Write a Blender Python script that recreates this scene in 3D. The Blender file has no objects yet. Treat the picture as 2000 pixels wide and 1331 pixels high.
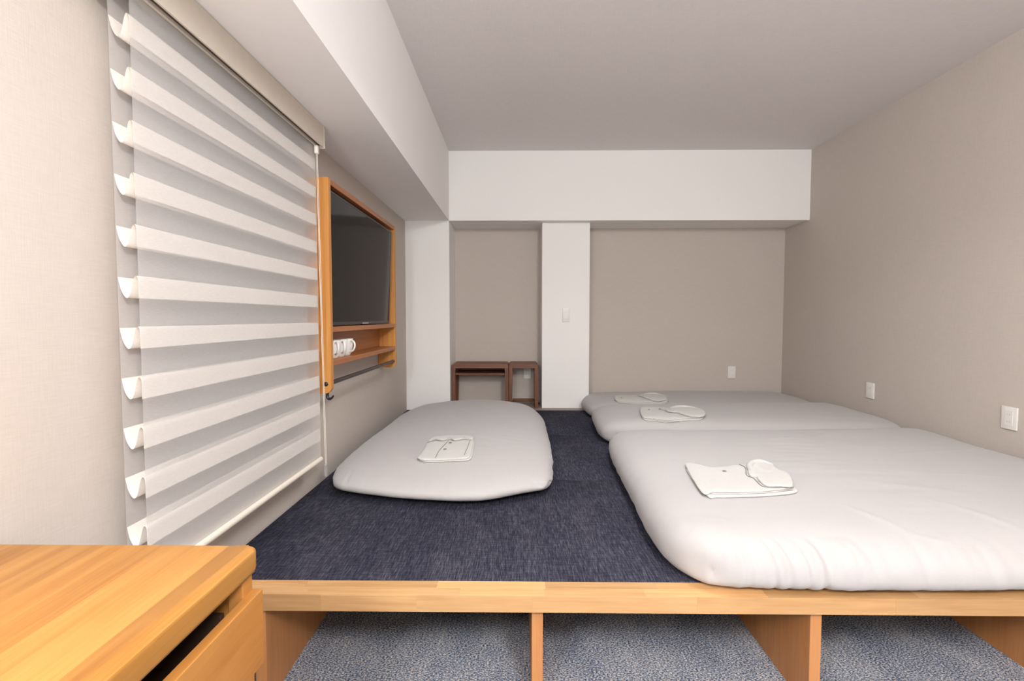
import bpy, bmesh, math, random
from mathutils import Vector, Matrix, noise
from mathutils.bvhtree import BVHTree

S = bpy.context.scene
COL = S.collection
random.seed(7)

# ------------------------------------------------------------------ camera
CAM_Z = 1.12
PITCH, YAW, ROLL = 0.0463, 0.0120, 0.0001
cam_data = bpy.data.cameras.new('camera')
cam_data.sensor_width = 36.0
cam_data.lens = 960.0 / 2000.0 * 36.0
cam_data.clip_start = 0.02
cam = bpy.data.objects.new('camera', cam_data)
COL.objects.link(cam)
_f = Vector((-math.sin(YAW) * math.cos(PITCH), math.cos(YAW) * math.cos(PITCH), -math.sin(PITCH)))
_r = Vector((math.cos(YAW), math.sin(YAW), 0))
_u = _r.cross(_f)
_r2 = _r * math.cos(ROLL) + _u * math.sin(ROLL)
_u2 = _u * math.cos(ROLL) - _r * math.sin(ROLL)
_m = Matrix((_r2, _u2, -_f)).transposed().to_4x4()
_m.translation = Vector((0, 0, CAM_Z))
cam.matrix_world = _m
S.camera = cam

# ------------------------------------------------------------------ world, lamp and fill lights, exposure
W = bpy.data.worlds.new('world')
S.world = W
W.use_nodes = True
W.node_tree.nodes['Background'].inputs[0].default_value = (0.80, 0.88, 1.0, 1)
W.node_tree.nodes['Background'].inputs[1].default_value = 0.25

def globe_light(name, loc, radius, power, col=(0.97, 0.985, 1.0)):
    l = bpy.data.lights.new(name, 'POINT')
    l.shadow_soft_size = radius
    l.energy = power
    l.color = col
    o = bpy.data.objects.new(name, l)
    o.location = loc
    COL.objects.link(o)
    return o
# pendant of the front half of the room and a fill light, behind the viewer
globe_light('pendant_lamp', (0.75, -0.98, 2.26), 0.22, 90)
globe_light('left_fill_light', (-0.58, -0.38, 1.55), 0.14, 37)  # unseen light added to lift right wall, ceiling and beam underside
# unseen fill light added under the ceiling to brighten the futon tops
top_fill = bpy.data.lights.new('top_fill_light', 'AREA')
top_fill.shape = 'DISK'
top_fill.size = 0.40
top_fill.energy = 5.5
top_fill.spread = math.radians(135)
top_fill.color = (0.97, 0.985, 1.0)
top_fill_obj = bpy.data.objects.new('top_fill_light', top_fill)
top_fill_obj.location = (0.60, 1.97, 2.485)
COL.objects.link(top_fill_obj)

S.view_settings.view_transform = 'Standard'
S.view_settings.look = 'None'
S.view_settings.exposure = 1.10
S.view_settings.gamma = 1.0
S.view_settings.use_curve_mapping = False

# ------------------------------------------------------------------ room measures (metres)
XL, XR, XS = -0.943, 2.409, -0.574        # left wall, right wall, inner face of side beam
ZC, ZS = 2.50, 1.928                      # ceiling, underside of the beams
DB, DP, DA = 4.13, 4.223, 4.50            # beam face, middle pillar face, alcove wall
DF, ZP = 1.342, 0.34                      # platform front, platform top
REAR = -3.4

# ------------------------------------------------------------------ materials
def new_mat(name):
    m = bpy.data.materials.new(name)
    m.use_nodes = True
    nt = m.node_tree
    return m, nt, nt.nodes['Principled BSDF']

def N(nt, t, **kw):
    n = nt.nodes.new(t)
    for k, v in kw.items():
        setattr(n, k, v)
    return n

def ramp(nt, stops):
    r = nt.nodes.new('ShaderNodeValToRGB')
    e = r.color_ramp.elements
    e[0].position, e[0].color = stops[0][0], (*stops[0][1], 1)
    e[1].position, e[1].color = stops[-1][0], (*stops[-1][1], 1)
    for p, c in stops[1:-1]:
        x = e.new(p)
        x.color = (*c, 1)
    return r

def coords(nt, scale, rot=(0, 0, 0), kind='Object'):
    tc = N(nt, 'ShaderNodeTexCoord')
    mp = N(nt, 'ShaderNodeMapping')
    mp.inputs['Scale'].default_value = scale
    mp.inputs['Rotation'].default_value = rot
    nt.links.new(tc.outputs[kind], mp.inputs[0])
    return mp.outputs[0]

def noise_tex(nt, vec, scale=1.0, detail=2.0, rough=0.5, dist=0.0):
    n = N(nt, 'ShaderNodeTexNoise')
    n.inputs['Scale'].default_value = scale
    n.inputs['Detail'].default_value = detail
    n.inputs['Roughness'].default_value = rough
    n.inputs['Distortion'].default_value = dist
    nt.links.new(vec, n.inputs['Vector'])
    return n.outputs['Fac']

def mathn(nt, op, a, b):
    n = N(nt, 'ShaderNodeMath', operation=op)
    for i, v in enumerate((a, b)):
        if isinstance(v, (int, float)):
            n.inputs[i].default_value = v
        else:
            nt.links.new(v, n.inputs[i])
    return n.outputs[0]

def bump(nt, bsdf, h, strength, dist):
    b = N(nt, 'ShaderNodeBump')
    b.inputs['Strength'].default_value = strength
    b.inputs['Distance'].default_value = dist
    nt.links.new(h, b.inputs['Height'])
    nt.links.new(b.outputs[0], bsdf.inputs['Normal'])

def mul3(c, k):
    return tuple(min(1.0, x * k) for x in c)

def woven(name, base, var=0.06, horizontal=False, fine=420, strength=0.25, rough=0.9):
    """wallpaper with a linen weave: two crossed sets of uneven threads"""
    m, nt, b = new_mat(name)
    if horizontal:
        a = noise_tex(nt, coords(nt, (fine, fine * 0.06, 30)), 1, 2)
        c = noise_tex(nt, coords(nt, (fine * 0.06, fine, 30)), 1, 2)
    else:
        a = noise_tex(nt, coords(nt, (fine, fine, fine * 0.05)), 1, 2)
        c = noise_tex(nt, coords(nt, (fine * 0.06, fine * 0.06, fine)), 1, 2)
    s = mathn(nt, 'ADD', a, c)
    h = mathn(nt, 'MULTIPLY', s, 0.5)
    r = ramp(nt, [(0.32, mul3(base, 1 - var)), (0.68, mul3(base, 1 + var))])
    nt.links.new(h, r.inputs[0])
    nt.links.new(r.outputs[0], b.inputs['Base Color'])
    b.inputs['Roughness'].default_value = rough
    b.inputs['Specular IOR Level'].default_value = 0.2
    bump(nt, b, h, strength, 0.002)
    return m

def plain(name, col, rough=0.5, metal=0.0, spec=0.5, grain=0.0, gscale=300):
    m, nt, b = new_mat(name)
    if grain > 0:
        f = noise_tex(nt, coords(nt, (gscale,) * 3), 1, 3)
        r = ramp(nt, [(0.3, mul3(col, 1 - grain)), (0.7, mul3(col, 1 + grain))])
        nt.links.new(f, r.inputs[0])
        nt.links.new(r.outputs[0], b.inputs['Base Color'])
        bump(nt, b, f, 0.15, 0.001)
    else:
        f = noise_tex(nt, coords(nt, (40,) * 3), 1, 2)
        r = ramp(nt, [(0.3, mul3(col, 0.98)), (0.7, mul3(col, 1.02))])
        nt.links.new(f, r.inputs[0])
        nt.links.new(r.outputs[0], b.inputs['Base Color'])
    b.inputs['Roughness'].default_value = rough
    b.inputs['Metallic'].default_value = metal
    b.inputs['Specular IOR Level'].default_value = spec
    return m

def wood(name, dark, mid, light, axis=0, along=1.2, across=26, rough=0.42, vary=0.0, pores=0.12):
    """grain stretched along axis; vary = tone shift from piece to piece"""
    m, nt, b = new_mat(name)
    tc = N(nt, 'ShaderNodeTexCoord')
    oi = N(nt, 'ShaderNodeObjectInfo')
    off = N(nt, 'ShaderNodeVectorMath', operation='SCALE')
    comb = N(nt, 'ShaderNodeCombineXYZ')
    for i in range(3):
        nt.links.new(oi.outputs['Random'], comb.inputs[i])
    nt.links.new(comb.outputs[0], off.inputs[0])
    off.inputs['Scale'].default_value = 37.0
    add = N(nt, 'ShaderNodeVectorMath', operation='ADD')
    nt.links.new(tc.outputs['Object'], add.inputs[0])
    nt.links.new(off.outputs[0], add.inputs[1])
    def mp(al, ac):
        q = N(nt, 'ShaderNodeMapping')
        s = [ac] * 3
        s[axis] = al
        q.inputs['Scale'].default_value = s
        nt.links.new(add.outputs[0], q.inputs[0])
        return q.outputs[0]
    big = noise_tex(nt, mp(along, across * 0.45), 1, 3, 0.55, 0.6)
    fig = noise_tex(nt, mp(along * 2.0, across * 3.0), 1, 3, 0.6, 0.3)
    fine = noise_tex(nt, mp(along * 8, across * 22), 1, 2)
    v = mathn(nt, 'ADD', mathn(nt, 'MULTIPLY', big, 0.55), mathn(nt, 'MULTIPLY', fig, 0.35))
    v = mathn(nt, 'ADD', v, mathn(nt, 'MULTIPLY', fine, pores))
    r = ramp(nt, [(0.33, dark), (0.52, mid), (0.72, light)])
    nt.links.new(v, r.inputs[0])
    out = r.outputs[0]
    if vary > 0:
        hs = N(nt, 'ShaderNodeHueSaturation')
        k = mathn(nt, 'ADD', mathn(nt, 'MULTIPLY', oi.outputs['Random'], 2 * vary), 1 - vary)
        nt.links.new(k, hs.inputs['Value'])
        nt.links.new(out, hs.inputs['Color'])
        out = hs.outputs[0]
    nt.links.new(out, b.inputs['Base Color'])
    b.inputs['Roughness'].default_value = rough
    b.inputs['Specular IOR Level'].default_value = 0.35
    bump(nt, b, fine, 0.12, 0.0006)
    return m

def cloth(name, col, scale=900, var=0.05, bumpk=0.2, rough=0.95, big=0.03):
    m, nt, b = new_mat(name)
    a = noise_tex(nt, coords(nt, (scale, scale * 0.12, scale)), 1, 2)
    c = noise_tex(nt, coords(nt, (scale * 0.12, scale, scale)), 1, 2)
    h = mathn(nt, 'MULTIPLY', mathn(nt, 'ADD', a, c), 0.5)
    g = noise_tex(nt, coords(nt, (3, 3, 3)), 1, 2)
    v = mathn(nt, 'ADD', mathn(nt, 'MULTIPLY', h, 1.0), mathn(nt, 'MULTIPLY', mathn(nt, 'SUBTRACT', g, 0.5), big * 4))
    r = ramp(nt, [(0.3, mul3(col, 1 - var)), (0.7, mul3(col, 1 + var))])
    nt.links.new(v, r.inputs[0])
    nt.links.new(r.outputs[0], b.inputs['Base Color'])
    b.inputs['Roughness'].default_value = rough
    b.inputs['Specular IOR Level'].default_value = 0.15
    b.inputs['Sheen Weight'].default_value = 0.15
    bump(nt, b, h, bumpk, 0.001)
    return m

M = {}
BEIGE = (0.563, 0.500, 0.446)
M['wall'] = woven('beige_linen_wallpaper', BEIGE, 0.05)
M['ceil'] = woven('ceiling_linen_paper', (0.78, 0.735, 0.715), 0.05, horizontal=True, fine=300)
M['white'] = woven('white_wall_paper', (0.89, 0.865, 0.84), 0.012, strength=0.08)
M['plate'] = plain('white_plastic', (0.80, 0.77, 0.73), 0.35)
M['black'] = plain('black_iron', (0.012, 0.012, 0.012), 0.35)
M['rod'] = plain('dark_bronze_rod', (0.05, 0.042, 0.038), 0.4, 0.3)
M['bezel'] = plain('black_television_plastic', (0.008, 0.008, 0.008), 0.3)
M['ceramic'] = plain('white_glazed_ceramic', (0.80, 0.78, 0.74), 0.18)
M['headbox'] = plain('cream_blind_housing', (0.62, 0.55, 0.46), 0.45)
M['slot'] = plain('brown_slot', (0.07, 0.045, 0.022), 0.6)
M['rail'] = plain('cream_rail', (0.74, 0.67, 0.58), 0.4)
M['cord'] = plain('cream_cord', (0.80, 0.74, 0.66), 0.6)
M['grey_plastic'] = plain('clear_grey_plastic', (0.36, 0.34, 0.32), 0.2)
M['futon'] = cloth('grey_cotton_cover', (0.455, 0.433, 0.424), 700, 0.04)
M['pyjama'] = cloth('cream_waffle_cotton', (0.545, 0.527, 0.50), 500, 0.06, 0.5)
M['ledge'] = plain('greige_ledge', (0.30, 0.25, 0.21), 0.6)
M['drawer_shade'] = plain('shaded_drawer_inside', (0.05, 0.022, 0.010), 0.7)  # drawer inside coloured dark to stand for the shade in the gap
M['slit'] = plain('grey_slit', (0.50, 0.47, 0.44), 0.6)
M['piping_and_shadow'] = plain('dark_piping_and_shadow', (0.19, 0.165, 0.15), 0.8)
M['button'] = plain('grey_button', (0.20, 0.19, 0.17), 0.35)
M['underlay'] = plain('dark_plywood', (0.06, 0.04, 0.028), 0.7)
M['frame_white'] = plain('window_frame_aluminium', (0.55, 0.54, 0.52), 0.35, 0.3)

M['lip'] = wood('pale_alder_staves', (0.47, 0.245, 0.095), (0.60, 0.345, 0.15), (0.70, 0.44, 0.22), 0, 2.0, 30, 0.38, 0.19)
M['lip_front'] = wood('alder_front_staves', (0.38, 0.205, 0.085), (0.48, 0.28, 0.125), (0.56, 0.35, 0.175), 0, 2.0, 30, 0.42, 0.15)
M['leg'] = wood('alder_panel', (0.40, 0.165, 0.055), (0.50, 0.22, 0.08), (0.57, 0.27, 0.105), 2, 2.0, 30, 0.5)
M['desk'] = wood('orange_oiled_beech', (0.29, 0.105, 0.016), (0.42, 0.185, 0.038), (0.50, 0.245, 0.062), 1, 1.6, 34, 0.36, 0.08, 0.2)
M['desk_v'] = wood('orange_oiled_beech_upright', (0.40, 0.16, 0.03), (0.50, 0.215, 0.05), (0.57, 0.27, 0.07), 1, 2.0, 20, 0.42)
M['oak_v'] = wood('orange_oak_upright', (0.33, 0.115, 0.020), (0.50, 0.205, 0.045), (0.60, 0.28, 0.075), 2, 1.2, 60, 0.4, 0, 0.3)
M['oak_h'] = wood('orange_oak_level', (0.26, 0.085, 0.028), (0.37, 0.135, 0.048), (0.46, 0.19, 0.075), 1, 1.2, 50, 0.4, 0, 0.25)
M['walnut'] = wood('walnut', (0.095, 0.034, 0.018), (0.17, 0.068, 0.036), (0.24, 0.105, 0.06), 0, 1.5, 40, 0.45)
M['walnut_v'] = wood('walnut_upright', (0.095, 0.034, 0.018), (0.17, 0.065, 0.034), (0.24, 0.10, 0.056), 2, 1.5, 40, 0.45)

# carpet: speckled blue grey loop pile
def carpet():
    m, nt, b = new_mat('speckled_blue_carpet')
    f1 = noise_tex(nt, coords(nt, (150, 260, 170)), 1, 3, 0.75)
    f2 = noise_tex(nt, coords(nt, (7, 4, 7)), 1, 3, 0.6)
    v = mathn(nt, 'ADD', f1, mathn(nt, 'MULTIPLY', mathn(nt, 'SUBTRACT', f2, 0.5), 0.14))
    r = ramp(nt, [(0.38, (0.025, 0.03, 0.05)), (0.46, (0.14, 0.18, 0.27)), (0.53, (0.36, 0.39, 0.44)), (0.60, (0.82, 0.76, 0.68))])
    nt.links.new(v, r.inputs[0])
    nt.links.new(r.outputs[0], b.inputs['Base Color'])
    b.inputs['Roughness'].default_value = 1.0
    b.inputs['Specular IOR Level'].default_value = 0.05
    bump(nt, b, f1, 0.8, 0.004)
    return m
M['carpet'] = carpet()

def navy_mat():
    m, nt, b = new_mat('navy_woven_mat')
    a = noise_tex(nt, coords(nt, (420, 26, 60)), 1, 3, 0.65)
    c = noise_tex(nt, coords(nt, (30, 300, 60)), 1, 2)
    g = noise_tex(nt, coords(nt, (5, 2.2, 5)), 1, 3)
    v = mathn(nt, 'ADD', mathn(nt, 'MULTIPLY', a, 0.62), mathn(nt, 'MULTIPLY', c, 0.22))
    v = mathn(nt, 'ADD', v, mathn(nt, 'MULTIPLY', g, 0.16))
    r = ramp(nt, [(0.36, (0.012, 0.013, 0.023)), (0.50, (0.038, 0.038, 0.056)), (0.66, (0.115, 0.110, 0.132))])
    nt.links.new(v, r.inputs[0])
    nt.links.new(r.outputs[0], b.inputs['Base Color'])
    b.inputs['Roughness'].default_value = 0.9
    b.inputs['Specular IOR Level'].default_value = 0.05
    bump(nt, b, a, 0.4, 0.002)
    return m
M['mat'] = navy_mat()

def fabric_thin(name, col, see, trans):
    """thin shade cloth: part open weave (transparent), part diffuse and translucent"""
    m = bpy.data.materials.new(name)
    m.use_nodes = True
    nt = m.node_tree
    nt.nodes.remove(nt.nodes['Principled BSDF'])
    out = nt.nodes['Material Output']
    d = N(nt, 'ShaderNodeBsdfDiffuse')
    t = N(nt, 'ShaderNodeBsdfTranslucent')
    tp = N(nt, 'ShaderNodeBsdfTransparent')
    f = noise_tex(nt, coords(nt, (60, 60, 900)), 1, 2)
    r = ramp(nt, [(0.3, mul3(col, 0.95)), (0.7, mul3(col, 1.05))])
    nt.links.new(f, r.inputs[0])
    nt.links.new(r.outputs[0], d.inputs[0])
    nt.links.new(r.outputs[0], t.inputs[0])
    m1 = N(nt, 'ShaderNodeMixShader')
    m1.inputs[0].default_value = trans
    nt.links.new(d.outputs[0], m1.inputs[1])
    nt.links.new(t.outputs[0], m1.inputs[2])
    m2 = N(nt, 'ShaderNodeMixShader')
    m2.inputs[0].default_value = see
    nt.links.new(m1.outputs[0], m2.inputs[1])
    nt.links.new(tp.outputs[0], m2.inputs[2])
    nt.links.new((m2 if see > 0 else m1).outputs[0], out.inputs[0])
    return m
M['vane'] = fabric_thin('cream_vane_fabric', (0.90, 0.85, 0.79), 0.0, 0.12)
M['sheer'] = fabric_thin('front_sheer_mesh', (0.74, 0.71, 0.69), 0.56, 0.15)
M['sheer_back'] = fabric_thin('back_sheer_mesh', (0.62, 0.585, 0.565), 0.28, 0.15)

def screen():
    m, nt, b = new_mat('dark_glossy_screen')
    f = noise_tex(nt, coords(nt, (30,) * 3), 1, 1)
    r = ramp(nt, [(0.3, (0.010, 0.009, 0.008)), (0.7, (0.012, 0.011, 0.010))])
    nt.links.new(f, r.inputs[0])
    nt.links.new(r.outputs[0], b.inputs['Base Color'])
    b.inputs['Roughness'].default_value = 0.08
    b.inputs['Specular IOR Level'].default_value = 0.10
    return m
M['screen'] = screen()

def frosted():
    m, nt, b = new_mat('frosted_window_glass')
    f = noise_tex(nt, coords(nt, (150,) * 3), 1, 2)
    r = ramp(nt, [(0.3, (0.62, 0.62, 0.62)), (0.7, (0.68, 0.68, 0.68))])
    nt.links.new(f, r.inputs[0])
    nt.links.new(r.outputs[0], b.inputs['Base Color'])
    b.inputs['Roughness'].default_value = 0.5
    b.inputs['Transmission Weight'].default_value = 0.35
    bump(nt, b, f, 0.2, 0.001)
    return m
M['glass'] = frosted()

# ------------------------------------------------------------------ mesh helpers
def link(name, me, mat=None, parent=None):
    o = bpy.data.objects.new(name, me)
    COL.objects.link(o)
    if mat is not None and me is not None and len(me.materials) == 0:
        me.materials.append(M[mat])
    if parent is not None:
        o.parent = parent
    return o

def done(name, bm, mat, parent=None, smooth=False, angle=None):
    bmesh.ops.recalc_face_normals(bm, faces=bm.faces[:])
    me = bpy.data.meshes.new(name)
    bm.to_mesh(me)
    bm.free()
    if smooth or angle:
        for p in me.polygons:
            p.use_smooth = True
        if angle:
            me.set_sharp_from_angle(angle=math.radians(angle))
    return link(name, me, mat, parent)

def root(name, loc, label, cat, group=None):
    o = bpy.data.objects.new(name, None)
    o.empty_display_size = 0.05
    COL.objects.link(o)
    o.location = loc
    return tag(o, label, cat, group)

def tag(o, label, cat=None, group=None, kind=None):
    o['label'] = label
    if cat:
        o['category'] = cat
    if group:
        o['group'] = group
    if kind:
        o['kind'] = kind
    return o

def add_box(bm, x0, x1, y0, y1, z0, z1, bev=0.0, seg=2):
    r = bmesh.ops.create_cube(bm, size=1.0)
    vs = r['verts']
    for v in vs:
        v.co = Vector(((x0 + x1) / 2 + v.co.x * (x1 - x0), (y0 + y1) / 2 + v.co.y * (y1 - y0), (z0 + z1) / 2 + v.co.z * (z1 - z0)))
    if bev > 0:
        es = list({e for v in vs for e in v.link_edges})
        bmesh.ops.bevel(bm, geom=es, offset=bev, segments=seg, profile=0.5, affect='EDGES')

def box(name, b, mat, parent=None, bev=0.0, seg=2, off=(0, 0, 0)):
    bm = bmesh.new()
    x0, x1, y0, y1, z0, z1 = b
    ox, oy, oz = off
    add_box(bm, x0 - ox, x1 - ox, y0 - oy, y1 - oy, z0 - oz, z1 - oz, bev, seg)
    return done(name, bm, mat, parent, angle=18 if bev > 0 else None)

def add_prism(bm, pts, d0, d1, axis):
    """pts: closed 2-D outline in the two other axes, extruded along axis from d0 to d1"""
    def P(a, b, d):
        return ((d, a, b), (a, d, b), (a, b, d))[axis]
    lo = [bm.verts.new(P(a, b, d0)) for a, b in pts]
    hi = [bm.verts.new(P(a, b, d1)) for a, b in pts]
    n = len(pts)
    bm.faces.new(lo)
    bm.faces.new(hi[::-1])
    for i in range(n):
        bm.faces.new((lo[i], hi[i], hi[(i + 1) % n], lo[(i + 1) % n]))

def prism(name, pts, d0, d1, axis, mat, parent=None, bev=0.0):
    bm = bmesh.new()
    add_prism(bm, pts, d0, d1, axis)
    if bev > 0:
        bmesh.ops.bevel(bm, geom=bm.edges[:], offset=bev, segments=2, profile=0.5, affect='EDGES')
    return done(name, bm, mat, parent, angle=35)

def add_tube(bm, path, rad, seg=10, caps=True):
    path = [Vector(p) for p in path]
    rings = []
    ref = Vector((0.123, 0.35, 0.93)).normalized()
    for i, p in enumerate(path):
        t = (path[min(i + 1, len(path) - 1)] - path[max(i - 1, 0)]).normalized()
        a = ref - t * ref.dot(t)
        if a.length < 1e-4:
            a = Vector((1, 0, 0)) - t * t.x
        a.normalize()
        ref = a
        b = t.cross(a)
        r = rad[i] if isinstance(rad, (list, tuple)) else rad
        rings.append([bm.verts.new(p + (a * math.cos(k * math.tau / seg) + b * math.sin(k * math.tau / seg)) * r) for k in range(seg)])
    for q in range(len(rings) - 1):
        for k in range(seg):
            bm.faces.new((rings[q][k], rings[q][(k + 1) % seg], rings[q + 1][(k + 1) % seg], rings[q + 1][k]))
    if caps:
        bm.faces.new(rings[0][::-1])
        bm.faces.new(rings[-1])

def tube(name, path, rad, mat, parent=None, seg=10):
    bm = bmesh.new()
    add_tube(bm, path, rad, seg)
    return done(name, bm, mat, parent, angle=50)

def add_lathe(bm, prof, seg=28, ax=(0, 0)):
    rings = []
    for r, z in prof:
        if r < 1e-6:
            rings.append([bm.verts.new((ax[0], ax[1], z))])
        else:
            rings.append([bm.verts.new((ax[0] + r * math.cos(k * math.tau / seg), ax[1] + r * math.sin(k * math.tau / seg), z)) for k in range(seg)])
    for a, b in zip(rings, rings[1:]):
        for k in range(seg):
            k2 = (k + 1) % seg
            if len(a) == 1 and len(b) == 1:
                continue
            if len(a) == 1:
                bm.faces.new((a[0], b[k], b[k2]))
            elif len(b) == 1:
                bm.faces.new((a[k], a[k2], b[0]))
            else:
                bm.faces.new((a[k], a[k2], b[k2], b[k]))

def smooth_curve(pts, n):
    """Catmull-Rom through 2-D or 3-D points, n samples"""
    P = [Vector(p) for p in pts]
    P = [P[0] * 2 - P[1]] + P + [P[-1] * 2 - P[-2]]
    segs = len(P) - 3
    out = []
    for i in range(n):
        t = i / (n - 1) * segs
        k = min(int(t), segs - 1)
        t -= k
        a, b, c, d = P[k:k + 4]
        out.append(0.5 * ((2 * b) + (c - a) * t + (2 * a - 5 * b + 4 * c - d) * t * t + (3 * b - a - 3 * c + d) * t ** 3))
    return out

def structure(o, label):
    o['kind'] = 'structure'
    o['label'] = label
    return o

# ------------------------------------------------------------------ the room shell
T = 0.12
structure(box('floor', (XL - T, XR + T, REAR - T, DA + T, -0.1, 0.0), 'carpet'), 'speckled blue grey carpet under the platform')
structure(box('ceiling', (XL - T, XR + T, REAR - T, DA + T, ZC, ZC + 0.1), 'ceil'), 'greige linen papered ceiling')
structure(box('wall_right', (XR, XR + T, REAR, DA + T, 0, ZC), 'wall'), 'beige linen papered wall behind the futon heads')
structure(box('wall_back', (XL, XR, DA, DA + T, 0, ZC), 'wall'), 'beige wall at the back of the two alcoves')
structure(box('wall_rear', (XL, XR, REAR - T, REAR, 0, ZC), 'white'), 'wall behind the viewer')
# left wall with the window opening behind the blind
WY0, WY1, WZ0, WZ1 = 1.20, 2.02, 0.66, 1.80
bm = bmesh.new()
add_box(bm, XL - T, XL, REAR, WY0, 0, ZC)
add_box(bm, XL - T, XL, WY1, DA + T, 0, ZC)
add_box(bm, XL - T, XL, WY0, WY1, 0, WZ0)
add_box(bm, XL - T, XL, WY0, WY1, WZ1, ZC)
structure(done('wall_left', bm, 'wall'), 'beige linen papered wall with the blind and television')
win = structure(bpy.data.objects.new('window_1', None), 'window behind the sheer blind')
COL.objects.link(win)
win.location = (XL, (WY0 + WY1) / 2, WZ0)
def wpart(name, b, mat, bev=0.0):
    return box(name, b, mat, win, bev, off=win.location)
fw = 0.035
wpart('window_frame', (XL - 0.10, XL - 0.05, WY0, WY0 + fw, WZ0, WZ1), 'frame_white')
wpart('window_frame', (XL - 0.10, XL - 0.05, WY1 - fw, WY1, WZ0, WZ1), 'frame_white')
wpart('window_frame', (XL - 0.10, XL - 0.05, WY0 + fw, WY1 - fw, WZ0, WZ0 + fw), 'frame_white')
wpart('window_frame', (XL - 0.10, XL - 0.05, WY0 + fw, WY1 - fw, WZ1 - fw, WZ1), 'frame_white')
ym = (WY0 + WY1) / 2
wpart('window_frame', (XL - 0.09, XL - 0.06, ym - 0.02, ym + 0.02, WZ0 + fw, WZ1 - fw), 'frame_white')
wpart('pane', (XL - 0.080, XL - 0.074, WY0 + fw, ym - 0.02, WZ0 + fw, WZ1 - fw), 'glass')
wpart('pane', (XL - 0.080, XL - 0.074, ym + 0.02, WY1 - fw, WZ0 + fw, WZ1 - fw), 'glass')

structure(box('beam_side', (XL, XS, REAR, DB, ZS, ZC), 'white'), 'white boxed beam running along the window wall')
structure(box('beam_back', (XL, XR, DB, DA, ZS, ZC), 'white'), 'wide white boxed beam above the alcoves')
structure(box('pillar_corner', (XL, XS, DB, DA, 0, ZS), 'white'), 'white corner pillar beside the television unit')
structure(box('pillar_middle', (0.207, 0.6115, DP, DA, 0, ZS), 'white'), 'white pillar between the two alcoves')

# ------------------------------------------------------------------ raised platform
plat = root('sleeping_platform', (0.73, DF, 0), 'low sleeping platform with a pale wooden front rail over upright panels', 'platform')
PL = plat.location
def ppart(name, b, mat, parent=plat, bev=0.0, seg=2):
    return box(name, b, mat, parent, bev, seg, PL)
rail = bpy.data.objects.new('front_rail', None)
COL.objects.link(rail)
rail.parent = plat
rail['label'] = 'pale laminated front rail of short glued staves'
g = 0.0
def stave_row(cuts, y0, y1, z0, z1, mat='lip'):
    for a, b in zip(cuts, cuts[1:]):
        bm = bmesh.new()
        cx, cy, cz = (a + b) / 2, (y0 + y1) / 2, (z0 + z1) / 2
        add_box(bm, a - cx, b - cx, y0 - cy, y1 - cy, z0 - cz, z1 - cz, 0.0004, 1)
        o = done('stave', bm, mat, rail)
        o.location = (cx - PL.x, cy - PL.y, cz - PL.z)
RB = 0.293
x0, x1 = XL + 0.004, XR - 0.004
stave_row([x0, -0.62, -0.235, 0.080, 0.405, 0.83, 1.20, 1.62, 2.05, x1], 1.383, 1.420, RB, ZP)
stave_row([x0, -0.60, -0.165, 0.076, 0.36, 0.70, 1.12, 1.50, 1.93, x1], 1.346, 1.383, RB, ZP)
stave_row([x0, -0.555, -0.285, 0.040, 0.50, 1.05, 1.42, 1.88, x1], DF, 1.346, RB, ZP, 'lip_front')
for px in (-0.755, 0.040, 0.828, 1.620):
    ppart('support_panel', (px, px + 0.032, 1.362, 4.08, 0.0, RB), 'leg', bev=0.0015)
ppart('deck_board', (x0, x1, 1.42, 4.115, RB, ZP - 0.018), 'underlay')
bm = bmesh.new()
for a, b, c, d in ((x0 + 0.001, x1 - 0.001, 4.117, 4.128), (XS + 0.002, 0.205, 4.128, DA - 0.002), (0.6135, x1, 4.128, DA - 0.002), (0.205, 0.6135, 4.128, DP - 0.001)):
    add_box(bm, a - PL.x, b - PL.x, c - PL.y, d - PL.y, RB, ZP)
done('back_ledge', bm, 'ledge', plat)

def floor_mat(y0, y1, label):
    bm = bmesh.new()
    cx, cy = (x0 + x1) / 2, (y0 + y1) / 2
    add_box(bm, x0 + 0.002 - cx, x1 - 0.002 - cx, y0 - cy, y1 - cy, -0.009, 0.0085, 0.003, 2)
    o = done('floor_mat', bm, 'mat', None, angle=40)
    o.location = (cx, cy, ZP - 0.009)
    return tag(o, label, 'mat', 'navy mats on the platform')
floor_mat(1.4235, 2.3335, 'navy woven mat along the front wooden rail of the platform')
floor_mat(2.3365, 3.2465, 'navy woven mat between the front and the rear mat')
floor_mat(3.2495, 4.1135, 'rear navy woven mat ending at the white middle pillar')

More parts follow.
